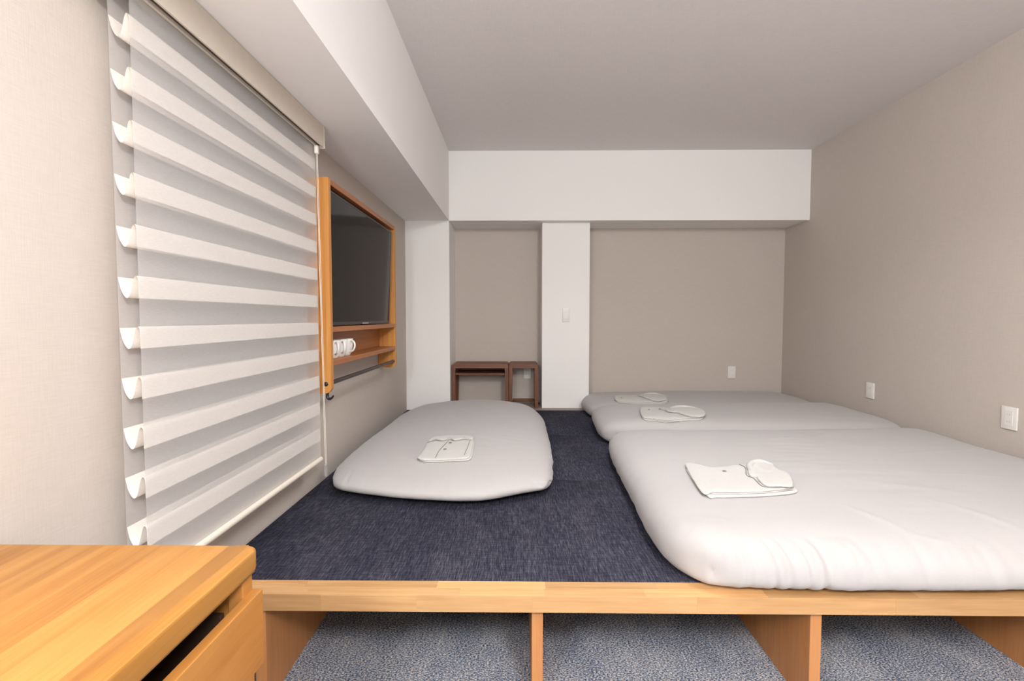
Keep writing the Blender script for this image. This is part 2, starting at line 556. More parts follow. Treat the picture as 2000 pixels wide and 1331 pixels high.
# ------------------------------------------------------------------ desk
DKX0, DKX1, DKY0, DKY1, DKZ = -0.9425, -0.452, -0.35, 0.842, 0.72
desk = root('writing_desk', ((DKX0 + DKX1) / 2, (DKY0 + DKY1) / 2, 0), 'orange wooden desk with a drawer below its rounded top', 'desk')
DK = desk.location
def dpart(name, b, mat, parent=desk, bev=0.001, seg=2):
    return box(name, b, mat, parent, bev, seg, DK)
top = bpy.data.objects.new('desk_top', None)
COL.objects.link(top)
top.parent = desk
top['label'] = 'laminated orange desk top with rounded corners'
ns = 9
w = (DKX1 - DKX0) / ns
th = 0.036
for i in range(ns):
    a = DKX0 + i * w
    bm = bmesh.new()
    cx = a + w / 2
    if i < ns - 1:
        add_box(bm, -w / 2, w / 2, DKY0 - DK.y, DKY1 - DK.y, -th / 2, th / 2)
        es = [e for e in bm.edges if all(abs(v.co.y - (DKY1 - DK.y)) < 1e-5 for v in e.verts) and abs(e.verts[0].co.z - e.verts[1].co.z) < 1e-5]
        bmesh.ops.bevel(bm, geom=es, offset=0.004, segments=3, profile=0.5, affect='EDGES')
    else:
        r = 0.022
        pts = [(-w / 2, DKY0 - DK.y), (w / 2, DKY0 - DK.y)]
        for k in range(7):
            t = k / 6 * math.pi / 2
            pts.append((w / 2 - r + r * math.cos(t), DKY1 - DK.y - r + r * math.sin(t)))
        pts.append((-w / 2, DKY1 - DK.y))
        add_prism(bm, pts, -th / 2, th / 2, 2)
        es = [e for e in bm.edges if abs(e.verts[0].co.z - e.verts[1].co.z) < 1e-5 and not all(abs(v.co.x + w / 2) < 1e-5 for v in e.verts)]
        bmesh.ops.bevel(bm, geom=es, offset=0.005, segments=3, profile=0.5, affect='EDGES')
    o = done('stave', bm, 'desk', top, angle=40)
    o.location = (cx - DK.x, 0, DKZ - th / 2)
zt = DKZ - th
ex = DKX1 - 0.004
# legs, end rails and the open drawer gap
for lx in (DKX0 + 0.005, ex - 0.030):
    for ly in (DKY0 + 0.02, DKY1 - 0.045):
        dpart('leg', (lx, lx + 0.026, ly, ly + 0.030, 0.0, zt), 'desk_v', bev=0.002)
dpart('end_rail', (DKX0 + 0.031, ex - 0.030, DKY1 - 0.040, DKY1 - 0.020, 0.53, zt), 'desk_v')
dpart('end_rail', (DKX0 + 0.031, ex - 0.030, DKY0 + 0.025, DKY0 + 0.045, 0.53, zt), 'desk_v')
dpart('back_rail', (DKX0 + 0.008, DKX0 + 0.026, DKY0 + 0.05, DKY1 - 0.045, 0.53, zt), 'desk_v')
dr = bpy.data.objects.new('drawer', None)
COL.objects.link(dr)
dr.parent = desk
dpart('drawer_front', (ex - 0.006, ex + 0.012, DKY0 + 0.01, DKY1 - 0.012, 0.518, 0.649), 'desk_v', dr, 0.0015)
dpart('drawer_bottom', (DKX0 + 0.05, ex - 0.032, DKY0 + 0.06, DKY1 - 0.05, 0.528, 0.538), 'drawer_shade', dr)
dpart('drawer_back', (DKX0 + 0.05, DKX0 + 0.062, DKY0 + 0.06, DKY1 - 0.05, 0.538, 0.63), 'drawer_shade', dr)
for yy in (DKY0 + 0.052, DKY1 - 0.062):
    dpart('drawer_side', (DKX0 + 0.062, ex - 0.032, yy, yy + 0.010, 0.538, 0.63), 'drawer_shade', dr)

# ------------------------------------------------------------------ roller shade with soft vanes
BY0, BY1 = 1.105, 2.105
XF, XB = -0.857, -0.905
bl = root('sheer_blind', (XB, (BY0 + BY1) / 2, 0.49), 'cream sheer blind with opaque horizontal vanes over the window', 'blind')
BL = bl.location
def strip(name, prof, y0, y1, mat, parent, ny=1):
    """open profile (x,z) swept along y"""
    bm = bmesh.new()
    rows = []
    for j in range(ny + 1):
        y = y0 + (y1 - y0) * j / ny
        rows.append([bm.verts.new((x - BL.x, y - BL.y, z - BL.z)) for x, z in prof])
    for a, b in zip(rows, rows[1:]):
        for k in range(len(prof) - 1):
            bm.faces.new((a[k], a[k + 1], b[k + 1], b[k]))
    me = bpy.data.meshes.new(name)
    bm.to_mesh(me)
    bm.free()
    for p in me.polygons:
        p.use_smooth = True
    return link(name, me, mat, parent)
strip('front_sheer', [(XF, 1.86), (XF, 0.512)], BY0, BY1, 'sheer', bl)
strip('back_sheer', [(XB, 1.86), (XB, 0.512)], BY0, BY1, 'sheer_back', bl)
D = XF - XB
shape = [(0.01, 0.0), (0.05, -0.012), (0.13, -0.028), (0.26, -0.041), (0.40, -0.0475), (0.52, -0.043), (0.62, -0.030), (0.70, -0.014), (0.77, -0.002), (0.86, 0.003), (0.94, -0.001), (0.965, -0.012), (0.968, -0.030), (0.97, -0.047)]
prof0 = smooth_curve(shape, 34)
for k in range(11):
    zt_ = 1.7895 - k * 0.1155
    strip('vane', [(XB + D * p.x, zt_ + p.y) for p in prof0], BY0 + 0.001, BY1 - 0.001, 'vane', bl, 6)
# bottom rail
pts = []
for k in range(20):
    t = k / 20 * math.tau
    pts.append(((XF + XB) / 2 + 0.033 * math.copysign(abs(math.cos(t)) ** 0.6, math.cos(t)) - BL.x, 0.505 + 0.0135 * math.copysign(abs(math.sin(t)) ** 0.8, math.sin(t)) - BL.z))
bm = bmesh.new()
add_prism(bm, [(a, b) for a, b in pts], BY0 - BL.y, BY1 - BL.y, 1)
done('bottom_rail', bm, 'rail', bl, angle=40)
def bpart(name, b, mat, parent=bl, bev=0.001):
    return box(name, b, mat, parent, bev, 2, BL)
hb = bpart('headbox', (-0.826, -0.820, BY0 - 0.015, BY1 - 0.002, 1.838, 1.926), 'headbox')
bpart('end_cap', (-0.942, -0.8185, BY1 - 0.0015, BY1 + 0.006, 1.835, 1.9265), 'headbox', hb)
bpart('end_cap', (-0.942, -0.8185, BY0 - 0.022, BY0 - 0.0155, 1.835, 1.9265), 'headbox', hb)
bpart('slot', (-0.842, -0.8265, BY0 - 0.015, BY1 - 0.002, 1.846, 1.850), 'slot', hb)
bpart('under_lip', (-0.850, -0.8425, BY0 - 0.015, BY1 - 0.002, 1.838, 1.852), 'headbox', hb)
bm = bmesh.new()
add_tube(bm, [(0.5 * (XF + XB) - BL.x, BY0 - BL.y, 1.885 - BL.z), (0.5 * (XF + XB) - BL.x, BY1 - 0.004 - BL.y, 1.885 - BL.z)], 0.030, 24)
done('roller_tube', bm, 'rail', bl, angle=50)
# pull cord loop with its bracket and weight
cx, cy = -0.842, BY1 + 0.004
bpart('cord_bracket', (-0.850, -0.834, 2.070, 2.088, 1.805, 1.840), 'cord', bl, 0.004)
cd = bpart('cord_weight', (-0.846, -0.836, 2.108, 2.127, 0.425, 0.478), 'grey_plastic', bl, 0.002)
def cord(y0, y1, dx):
    path = [(cx + dx - BL.x, y0 + (y1 - y0) * t ** 1.1 - BL.y, 1.82 + (0.47 - 1.82) * t - BL.z) for t in [i / 16 for i in range(17)]]
    tube('cord', path, 0.0010, 'cord', bl, 6)
cord(2.076, 2.114, 0.0)
cord(2.082, 2.121, 0.002)

# ------------------------------------------------------------------ television wall unit
UX = -0.823
UY0, UY1, UZ0, UZ1 = 2.150, 3.315, 0.785, 1.730
un = root('television_wall_unit', (XL, (UY0 + UY1) / 2, UZ0), 'orange oak wall frame holding the television over two shelves and a rod', 'shelf unit')
UL = un.location
XW = XL + 0.002
def upart(name, b, mat, parent=un, bev=0.0015):
    return box(name, b, mat, parent, bev, 2, UL)
pt = 0.026
def side_panel(y0, y1):
    r = 0.028
    pts = [(XW, UZ1), (XW, UZ0)]
    for k in range(7):
        t = -math.pi / 2 + k / 6 * math.pi / 2
        pts.append((UX - r + r * math.cos(t), UZ0 + r + r * math.sin(t)))
    pts.append((UX, UZ1))
    bm = bmesh.new()
    add_prism(bm, [(a - UL.x, b - UL.z) for a, b in pts], y0 - UL.y, y1 - UL.y, 1)
    return done('side_panel', bm, 'oak_v', un, angle=35)
side_panel(UY0, UY0 + pt)
side_panel(UY1 - pt, UY1)
iy0, iy1 = UY0 + pt, UY1 - pt
upart('top_board', (XW, UX - 0.001, iy0, iy1, UZ1 - 0.026, UZ1 - 0.001), 'oak_h')
upart('shelf', (XW, UX - 0.001, iy0, iy1, 1.056, 1.080), 'oak_h')
upart('shelf', (XW, UX - 0.001, iy0, iy1, 0.905, 0.929), 'oak_h')
upart('back_board', (XW, XW + 0.010, iy0, iy1, 0.929, 1.056), 'oak_h')
upart('back_board', (XW, XW + 0.010, iy0, iy1, 1.080, UZ1 - 0.026), 'oak_h')
tube('hanging_rod', [(-0.838 - UL.x, iy0 - UL.y, 0.828 - UL.z), (-0.838 - UL.x, iy1 - UL.y, 0.828 - UL.z)], 0.010, 'rod', un, 16)
# bolt head and hook at the near foot
bm = bmesh.new()
add_lathe(bm, [(0.0, 0.006), (0.005, 0.0055), (0.0085, 0.003), (0.010, 0.0), (0.0, 0.0)], 20)
for v in bm.verts:
    v.co = Vector((v.co.x, -v.co.z, v.co.y))
o = done('bolt', bm, 'black', un, angle=50)
o.location = (-0.848 - UL.x, UY0 - UL.y, 0.826 - UL.z)
hk = [(-0.846, 2.163, 0.787), (-0.847, 2.163, 0.775), (-0.846, 2.162, 0.766), (-0.840, 2.161, 0.760), (-0.832, 2.160, 0.760), (-0.824, 2.159, 0.766), (-0.818, 2.158, 0.775)]
tube('hook', [(a - UL.x, b - UL.y, c - UL.z) for a, b, c in smooth_curve(hk, 20)], [0.0065 - 0.0035 * max(0, (i - 10) / 10) for i in range(20)], 'black', un, 10)

# television, leaning slightly forward
tv = root('television', (XL + 0.08, 2.715, 1.082), 'flat black television leaning forward inside the oak frame', 'television')
TL = tv.location
ty0, ty1, tz0, tz1 = 2.190, 3.235, 1.0835, 1.682
lean = 0.022
def tvbox(name, x0, x1, y0, y1, z0, z1, mat, parent, bev=0.001):
    bm = bmesh.new()
    add_box(bm, x0, x1, y0, y1, z0, z1, bev, 2)
    for v in bm.verts:
        k = (v.co.z - tz0) / (tz1 - tz0)
        v.co = Vector((v.co.x + lean * k - TL.x, v.co.y - TL.y, v.co.z - TL.z))
    return done(name, bm, mat, parent, angle=15)
xf = -0.850
body = tvbox('case', xf - 0.045, xf - 0.003, ty0 + 0.002, ty1 - 0.002, tz0, tz1, 'bezel', tv, 0.003)
tvbox('screen', xf - 0.003, xf - 0.0005, ty0 + 0.007, ty1 - 0.007, tz0 + 0.017, tz1 - 0.007, 'screen', tv, 0.0)
for nm, b in (('bezel', (ty0, ty0 + 0.007, tz0, tz1)), ('bezel', (ty1 - 0.007, ty1, tz0, tz1)), ('bezel', (ty0 + 0.007, ty1 - 0.007, tz1 - 0.007, tz1)), ('bezel', (ty0 + 0.007, ty1 - 0.007, tz0, tz0 + 0.017))):
    tvbox(nm, xf - 0.004, xf + 0.001, *b, 'bezel', tv, 0.0006)
tvbox('sensor_bar', xf + 0.0005, xf + 0.003, 2.68, 2.78, tz0 + 0.003, tz0 + 0.011, 'grey_plastic', tv, 0.0005)
tvbox('wall_mount', XL + 0.013 , xf - 0.045, 2.60, 2.83, 1.28, 1.50, 'bezel', tv, 0.002)

# white mugs on the lower shelf
def mug(loc, ang, label):
    t = root('mug', loc, label, 'mug', 'white mugs on the lower shelf')
    t.rotation_euler.z = ang
    bm = bmesh.new()
    prof = [(0, 0.0), (0.024, 0.0), (0.026, 0.002), (0.033, 0.018), (0.0385, 0.042), (0.0405, 0.066), (0.0415, 0.084), (0.0405, 0.0855), (0.0390, 0.084), (0.0378, 0.066), (0.036, 0.042), (0.030, 0.018), (0.022, 0.006), (0, 0.005)]
    add_lathe(bm, prof, 32)
    done('cup_body', bm, 'ceramic', t, smooth=True)
    path = smooth_curve([(0.036, 0, 0.070), (0.050, 0, 0.076), (0.064, 0, 0.068), (0.068, 0, 0.050), (0.060, 0, 0.032), (0.046, 0, 0.022), (0.030, 0, 0.020)], 24)
    tube('handle', path, 0.0045, 'ceramic', t, 10)
names = ['white mug nearest the orange side panel of the wall unit', 'white mug second from the side panel of the wall unit', 'white mug third from the side panel of the wall unit', 'white mug at the open end of the row on the shelf']
for i, (y, a) in enumerate(((2.222, -0.9), (2.308, -0.8), (2.394, -0.8), (2.478, -0.45))):
    mug((-0.878, y, 0.9292), a, names[i])

# ------------------------------------------------------------------ side tables in the left alcove
def side_table(name, x0, x1, y0, y1, h, label, slot):
    t = root(name, ((x0 + x1) / 2, (y0 + y1) / 2, ZP), label, 'side table')
    L = t.location
    q = lambda nm, b, mat, bev=0.002: box(nm, b, mat, t, bev, 2, L)
    zt = ZP + h
    lw = 0.030
    c = 0.012
    # top board with cut-off upper corners
    pts = [(x0, zt - 0.036), (x1, zt - 0.036), (x1, zt - c), (x1 - c, zt), (x0 + c, zt), (x0, zt - c)]
    bm = bmesh.new()
    add_prism(bm, [(a - L.x, b - L.z) for a, b in pts], y0 - L.y, y1 - L.y, 1)
    done('table_top', bm, 'walnut', t, angle=20)
    for lx in (x0, x1 - lw):
        for ly in (y0, y1 - lw):
            bm = bmesh.new()
            add_box(bm, lx - L.x, lx + lw - L.x, ly - L.y, ly + lw - L.y, 0.0005, h - 0.036)
            inner = (lx + lw if lx == x0 else lx) - L.x
            for v in bm.verts:
                if v.co.z < 0.01 and abs(v.co.x - inner) < 1e-4:
                    v.co.x += -0.007 if lx == x0 else 0.007
            done('leg', bm, 'walnut_v', t)
    if slot:
        q('shelf', (x0 + lw, x1 - lw, y0 + 0.002, y1 - 0.002, zt - 0.094, zt - 0.079), 'walnut')
        q('back_rail', (x0 + lw, x1 - lw, y1 - 0.016, y1 - 0.004, zt - 0.079, zt - 0.036), 'walnut')
    else:
        q('stretcher', (x0 + lw, x1 - lw, y1 - 0.026, y1 - 0.008, ZP + 0.020, ZP + 0.045), 'walnut')
        for sx in (x0 + 0.004, x1 - 0.022):
            q('stretcher', (sx, sx + 0.018, y0 + lw, y1 - lw, ZP + 0.020, ZP + 0.045), 'walnut')
side_table('side_table', -0.566, -0.082, 4.195, 4.465, 0.383, 'wide dark walnut side table with a slot under its top', True)
side_table('side_table', -0.076, 0.172, 4.200, 4.470, 0.384, 'narrow dark walnut side table beside the middle pillar', False)

# ------------------------------------------------------------------ outlet plates and switch
def plate(name, loc, rz, w, h, label, kind):
    t = root(name, loc, label, 'outlet' if kind != 'switch' else 'light switch')
    t.rotation_euler.z = rz                     # local -y faces the room
    box('cover_plate', (-w / 2, w / 2, -0.009, -0.0005, -h / 2, h / 2), 'plate', t, 0.003, 3)
    if kind == 'switch':
        box('rocker', (-w * 0.30, w * 0.30, -0.0125, -0.009, -h * 0.28, h * 0.30), 'plate', t, 0.001)
    else:
        box('socket_insert', (-w * 0.26, w * 0.26, -0.0105, -0.009, -h * 0.33, h * 0.33), 'plate', t, 0.0008)
        for zc in ((-0.018, 0.018) if kind == 2 else (0.018,)):
            for xx in (-0.006, 0.006):
                box('slit', (xx - 0.001, xx + 0.001, -0.0112, -0.0105, zc - 0.004, zc + 0.004), 'slit', t)
plate('outlet', (1.952, DA, 0.622), 0, 0.070, 0.112, 'white outlet on the back wall of the right alcove', 1)
plate('outlet', (0.087, DA, 0.617), 0, 0.066, 0.112, 'white outlet seen through the narrow walnut side table', 2)
plate('outlet', (XR, 3.364, 0.624), -math.pi / 2, 0.076, 0.108, 'white outlet on the right wall farther from the viewer', 1)
plate('outlet', (XR, 2.412, 0.630), -math.pi / 2, 0.078, 0.112, 'larger looking white outlet near the right photo edge', 2)
plate('light_switch', (0.412, DP, 1.142), 0, 0.062, 0.118, 'white light switch on the middle pillar', 'switch')

# ------------------------------------------------------------------ futons
def nz(x, y, z=0.0):
    return noise.noise(Vector((x, y, z)))

def futon(name, front, back, left, right, thick, label, seed, nu=150, nv=150, n=7.0, m=7.0, dome=0.02, group=None, extra=None, base=ZP + 0.0015, edge=0.42, wr=1.0):
    """stuffed quilt: plan outline from four edge curves (Coons patch), round puffy edges, soft creases.
    front/back run left to right, left/right run front to back; corners must agree."""
    def par(k):
        s = -math.cos(math.pi * k)
        return s * 0.55 + (2 * k - 1) * 0.45 if 0.0 < k < 1.0 else s
    U = [par(i / nu) for i in range(nu + 1)]
    V = [par(j / nv) for j in range(nv + 1)]
    def sampler(pts):
        cs = smooth_curve([(*p, 0) for p in pts], 200)
        def f(t):
            q = max(0.0, min(198.999, t * 199))
            k = int(q)
            return cs[k].lerp(cs[k + 1], q - k)
        return f
    F, B, L, R = map(sampler, (front, back, left, right))
    c00, c10, c01, c11 = F(0), F(1), B(0), B(1)
    bm = bmesh.new()
    top, bot = [], []
    for j, v in enumerate(V):
        b = (v + 1) / 2
        rt, rb = [], []
        for i, u in enumerate(U):
            # round the plan corners
            k = 0.5 * max(0.0, (abs(u) ** 9) * (abs(v) ** 9)) * 0.18
            uu, vv = u * (1 - k), v * (1 - k)
            a_, b_ = (uu + 1) / 2, (vv + 1) / 2
            p = (1 - b_) * F(a_) + b_ * B(a_) + (1 - a_) * L(b_) + a_ * R(b_) - ((1 - a_) * (1 - b_) * c00 + a_ * (1 - b_) * c10 + (1 - a_) * b_ * c01 + a_ * b_ * c11)
            x, y = p.x, p.y
            au, av = abs(u), abs(v)
            f = max(0.0, (1 - au ** n) * (1 - av ** m)) ** 0.5
            h0 = edge * thick
            zt = h0 + (thick - h0) * f + dome * (1 - u * u) * (1 - v * v)
            # lumps and creases
            zt += f * wr * (0.007 * nz(x * 2.3, y * 2.6, seed) + 0.004 * nz(x * 6 + 3, y * 5, seed))
            cr = nz(x * 3.5 + 0.8 * nz(x * 2, y * 2, seed + 5), y * 17, seed + 9)
            zt += f * wr * 0.0035 * (1 - abs(cr) * 2.4) * max(0.0, nz(x * 1.7, y * 1.7, seed + 2) + 0.15)
            if extra:
                dz, dx, dy = extra(x, y, u, v, f)
                zt += dz
                x += dx
                y += dy
            edgy = 1 - f
            x += edgy * 0.006 * nz(x * 14, y * 14, seed)
            y += edgy * 0.006 * nz(x * 14, y * 14, seed + 4)
            fb = max(0.0, (1 - au ** (n * 2.2)) * (1 - av ** (m * 2.2))) ** 0.5
            zb = h0 * (1 - fb)
            vt = bm.verts.new((x, y, base + max(zt, h0 * 0.6)))
            rt.append(vt)
            if i in (0, nu) or j in (0, nv):
                rb.append(vt)
            else:
                rb.append(bm.verts.new((x, y, base + zb)))
        top.append(rt)
        bot.append(rb)
    for j in range(nv):
        for i in range(nu):
            bm.faces.new((top[j][i], top[j][i + 1], top[j + 1][i + 1], top[j + 1][i]))
            q = (bot[j][i], bot[j + 1][i], bot[j + 1][i + 1], bot[j][i + 1])
            if len(set(q)) == 4 and not (q[0] is top[j][i] and q[1] is top[j + 1][i] and q[2] is top[j + 1][i + 1] and q[3] is top[j][i + 1]):
                bm.faces.new(q)
    o = done(name, bm, 'futon', None, smooth=True)
    tag(o, label, 'futon', group)
    return o

FG = 'futons laid on the platform'
def ridge(x, y, seg, width):
    """1 on the segment, fading to 0 away from it and toward its ends"""
    x0, y0, x1, y1 = seg
    dx, dy = x1 - x0, y1 - y0
    L2 = dx * dx + dy * dy
    t = ((x - x0) * dx + (y - y0) * dy) / L2
    if t < 0 or t > 1:
        return 0.0
    d = abs((x - x0) * dy - (y - y0) * dx) / math.sqrt(L2)
    if d > 3 * width:
        return 0.0
    return math.exp(-(d / width) ** 2) * math.sin(math.pi * t) ** 0.5

def gather(c, lo, hi):
    """bell between two depths of the roll"""
    if c <= lo or c >= hi:
        return 0.0
    return math.sin(math.pi * (c - lo) / (hi - lo))

LEFT_TUCKS = [((0.150, 2.14, 0.172, 2.42), -0.012, 0.010), ((0.060, 2.085, 0.165, 2.13), -0.012, 0.008), ((-0.875, 2.12, -0.845, 2.34), -0.010, 0.008), ((-0.85, 2.10, -0.72, 2.06), -0.008, 0.008)]
def ex_left(x, y, u, v, f):
    dz = sum(a * ridge(x, y, sg, w_) for sg, a, w_ in LEFT_TUCKS)
    fine = 0.0
    if abs(u) > 0.86 and v < -0.6:
        fine = 0.006 * nz(x * 30, y * 75, 3) * (abs(u) - 0.86) / 0.14
    if v < -0.86:
        fine += 0.0035 * nz(x * 45, 1.0, 5) * gather(-v, 0.86, 1.02)
    return (dz + fine, 0.0, 0.0)
left_futon = futon('futon',
    front=[(-0.858, 2.120), (-0.70, 2.055), (-0.45, 1.985), (-0.17, 1.965), (0.03, 2.06), (0.165, 2.10)],
    back=[(-0.80, 3.80), (-0.60, 4.03), (-0.30, 4.12), (-0.02, 4.03), (0.145, 3.80)],
    left=[(-0.858, 2.120), (-0.878, 2.50), (-0.868, 3.0), (-0.855, 3.45), (-0.80, 3.80)],
    right=[(0.165, 2.10), (0.178, 2.45), (0.186, 2.7), (0.186, 3.1), (0.182, 3.45), (0.145, 3.80)],
    thick=0.110, dome=0.056, seed=11.3, n=4.2, m=5.0, extra=ex_left, group=FG,
    label='single grey futon on its own beside the window wall')

TOP_CREASES = [((1.26, 2.47, 1.49, 2.49), 0.0035, 0.010), ((1.24, 2.385, 1.43, 2.375), 0.0035, 0.009), ((1.53, 2.53, 1.78, 2.70), 0.003, 0.012),
    ((1.39, 1.66, 1.52, 1.44), 0.004, 0.012), ((1.07, 1.605, 1.16, 1.415), 0.0035, 0.011), ((1.16, 1.43, 1.24, 1.40), 0.003, 0.008),
    ((0.66, 2.15, 0.70, 2.02), 0.003, 0.012), ((1.70, 2.2, 2.2, 2.32), 0.003, 0.014), ((1.50, 1.95, 1.95, 1.88), 0.0025, 0.014), ((1.25, 1.83, 1.62, 1.70), 0.002, 0.016)]
CORNER_TUCKS = [((0.490, 1.31, 0.520, 1.41), -0.012, 0.007), ((0.525, 1.30, 0.540, 1.40), 0.005, 0.008)]
def ex_front(x, y, u, v, f):
    dz = sum(a * ridge(x, y, sg, w_) for sg, a, w_ in TOP_CREASES)
    dz += sum(a * ridge(x, y, sg, w_) for sg, a, w_ in CORNER_TUCKS)
    dy = 0.0
    if v < -0.87:
        b = gather(-v, 0.87, 1.04)
        big = max(0.0, 1 - abs(x - 0.80) / 0.22)
        g_ = (0.030 * big * nz(x * 40 + y * 14, 1.7, 4) + 0.0045 * nz(x * 34, 2.2, 8) + 0.005 * nz(x * 5, 0.4, 2)) * b
        dz += g_ * 0.6
        dy -= g_ * 0.8
    if u < -0.93:
        dz += 0.004 * nz(3.1, y * 16, 6) * gather(-u, 0.93, 1.02)
    return (dz, 0.0, dy)
f1 = futon('futon',
    front=[(0.525, 1.355), (0.80, 1.340), (1.15, 1.330), (1.6, 1.335), (2.39, 1.340)],
    back=[(0.505, 2.94), (1.0, 2.90), (1.5, 2.88), (2.0, 2.90), (2.39, 2.94)],
    left=[(0.525, 1.355), (0.452, 1.55), (0.462, 1.98), (0.482, 2.43), (0.505, 2.94)],
    right=[(2.39, 1.340), (2.392, 1.9), (2.392, 2.4), (2.392, 2.7), (2.39, 2.94)],
    thick=0.156, dome=0.012, seed=2.7, nu=190, nv=170, n=14, m=8, edge=0.32, extra=ex_front, group=FG,
    label='large grey futon nearest the viewer, rolling over the wooden rail')
f2 = futon('futon',
    front=[(0.530, 2.975), (1.0, 2.935), (1.5, 2.915), (2.0, 2.935), (2.39, 2.975)],
    back=[(0.545, 3.69), (1.0, 3.70), (1.5, 3.74), (2.0, 3.77), (2.39, 3.80)],
    left=[(0.530, 2.975), (0.512, 3.15), (0.525, 3.4), (0.545, 3.69)],
    right=[(2.39, 2.975), (2.392, 3.2), (2.392, 3.5), (2.39, 3.80)],
    thick=0.152, dome=0.012, seed=5.1, n=14, m=6, group=FG,
    label='middle grey futon of the three along the right wall')
f3 = futon('futon',
    front=[(0.555, 3.725), (1.0, 3.735), (1.5, 3.775), (2.0, 3.805), (2.39, 3.835)],
    back=[(0.64, 4.47), (1.0, 4.485), (1.5, 4.485), (2.0, 4.485), (2.39, 4.48)],
    left=[(0.555, 3.725), (0.535, 3.95), (0.540, 4.14), (0.64, 4.47)],
    right=[(2.39, 3.835), (2.392, 4.1), (2.392, 4.3), (2.39, 4.48)],
    thick=0.128, dome=0.008, seed=8.8, n=14, m=5, group=FG, nu=120, nv=90,
    label='rearmost grey futon pushed into the right alcove')

# ------------------------------------------------------------------ folded pyjamas on the futons
def ground(o):
    dg = [v.co.copy() for v in o.data.vertices]
    t = BVHTree.FromPolygons(dg, [tuple(p.vertices) for p in o.data.polygons])
    def z(x, y):
        h = t.ray_cast(Vector((x, y, 2)), Vector((0, 0, -1)))
        return h[0].z if h[0] else ZP + 0.1
    return z

def inside(pts, x, y):
    c = False
    for (xa, ya), (xb, yb) in zip(pts, pts[1:] + pts[:1]):
        if (ya > y) != (yb > y) and x < (xb - xa) * (y - ya) / (yb - ya) + xa:
            c = not c
    return c

def sheet(name, pts, zfun, z0, z1, mat, parent, seed=0.0, puff=0.004):
    """soft folded cloth layer: outline (metres) between two heights over the futon surface"""
    P = [(q.x, q.y) for q in smooth_curve([(*p, 0) for p in pts + pts[:1]], len(pts) * 5 + 1)][:-1]
    cx = sum(p[0] for p in P) / len(P)
    cy = sum(p[1] for p in P) / len(P)
    L = parent.location
    bm = bmesh.new()
    rings = []
    th = z1 - z0
    # (scale toward centre, height share)
    prof = [(0.985, 0.0), (0.998, 0.25), (1.0, 0.55), (0.992, 0.85), (0.97, 1.0), (0.85, 1.05), (0.65, 1.08), (0.4, 1.08), (0.2, 1.08)]
    for s, h in prof:
        ring = []
        for x, y in P:
            X, Y = cx + (x - cx) * s, cy + (y - cy) * s
            w_ = puff * nz(X * 22, Y * 22, seed) * (1 if h > 0.5 else 0.2) + puff * 0.5 * nz(X * 60, Y * 60, seed)
            ring.append(bm.verts.new((X - L.x, Y - L.y, zfun(X, Y) + z0 + th * h + w_ * (h > 0) - L.z)))
        rings.append(ring)
    for a, b in zip(rings, rings[1:]):
        for k in range(len(P)):
            bm.faces.new((a[k], a[(k + 1) % len(P)], b[(k + 1) % len(P)], b[k]))
    bm.faces.new(rings[0][::-1])
    c = bm.verts.new((cx - L.x, cy - L.y, zfun(cx, cy) + z0 + th * 1.08 - L.z))
    for k in range(len(P)):
        bm.faces.new((rings[-1][k], rings[-1][(k + 1) % len(P)], c))
    return done(name, bm, mat, parent, smooth=True)

def edge_line(name, pts, zfun, dz, parent, rad=0.0011):  # dark tubes: part sewn edging, part shadow lines along the folds
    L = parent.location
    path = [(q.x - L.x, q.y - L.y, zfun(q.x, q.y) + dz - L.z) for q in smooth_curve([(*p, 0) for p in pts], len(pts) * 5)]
    return tube(name, path, rad, 'piping_and_shadow', parent, 6)

def button(x, y, zfun, dz, parent, r=0.0075):
    L = parent.location
    bm = bmesh.new()
    add_lathe(bm, [(0, 0.0), (r, 0.0), (r, 0.0016), (r * 0.75, 0.0024), (r * 0.6, 0.0016), (0, 0.0016)], 16)
    o = done('button', bm, 'button', parent, angle=40)
    o.location = (x - L.x, y - L.y, zfun(x, y) + dz - L.z)

def shift(pts, dx, dy, s=1.0, c=None):
    c = c or (sum(p[0] for p in pts) / len(pts), sum(p[1] for p in pts) / len(pts))
    return [(c[0] + (x - c[0]) * s + dx, c[1] + (y - c[1]) * s + dy) for x, y in pts]

PG = 'folded pyjamas on the futons'
def pyjama(zf, loc, label, under, body, collar, inner, piping_and_shadow, buttons):
    t = root('folded_pyjamas', (loc[0], loc[1], zf(*loc)), label, 'pyjamas', PG)
    sheet('trousers', under, zf, 0.0015, 0.0085, 'pyjama', t, 1.0, 0.0012)
    sheet('shirt', body, zf, 0.0090, 0.0165, 'pyjama', t, 2.0, 0.0016)
    sheet('collar', collar, zf, 0.0175, 0.0250, 'pyjama', t, 3.0, 0.0022)
    if inner:
        cs = smooth_curve([(*p, 0) for p in inner], 30)
        path = [(q.x - t.location.x, q.y - t.location.y, zf(q.x, q.y) + 0.0225 - t.location.z) for q in cs]
        tube('collar_fold', path, [0.0040 + 0.0090 * math.sin(math.pi * i / 29) for i in range(30)], 'pyjama', t, 10)
    for p, dz in piping_and_shadow:
        edge_line('piping_and_shadow', p, zf, 0.0190 if dz > 0.02 else 0.0088, t)
    for x, y in buttons:
        button(x, y, zf, 0.0184, t)
    return t

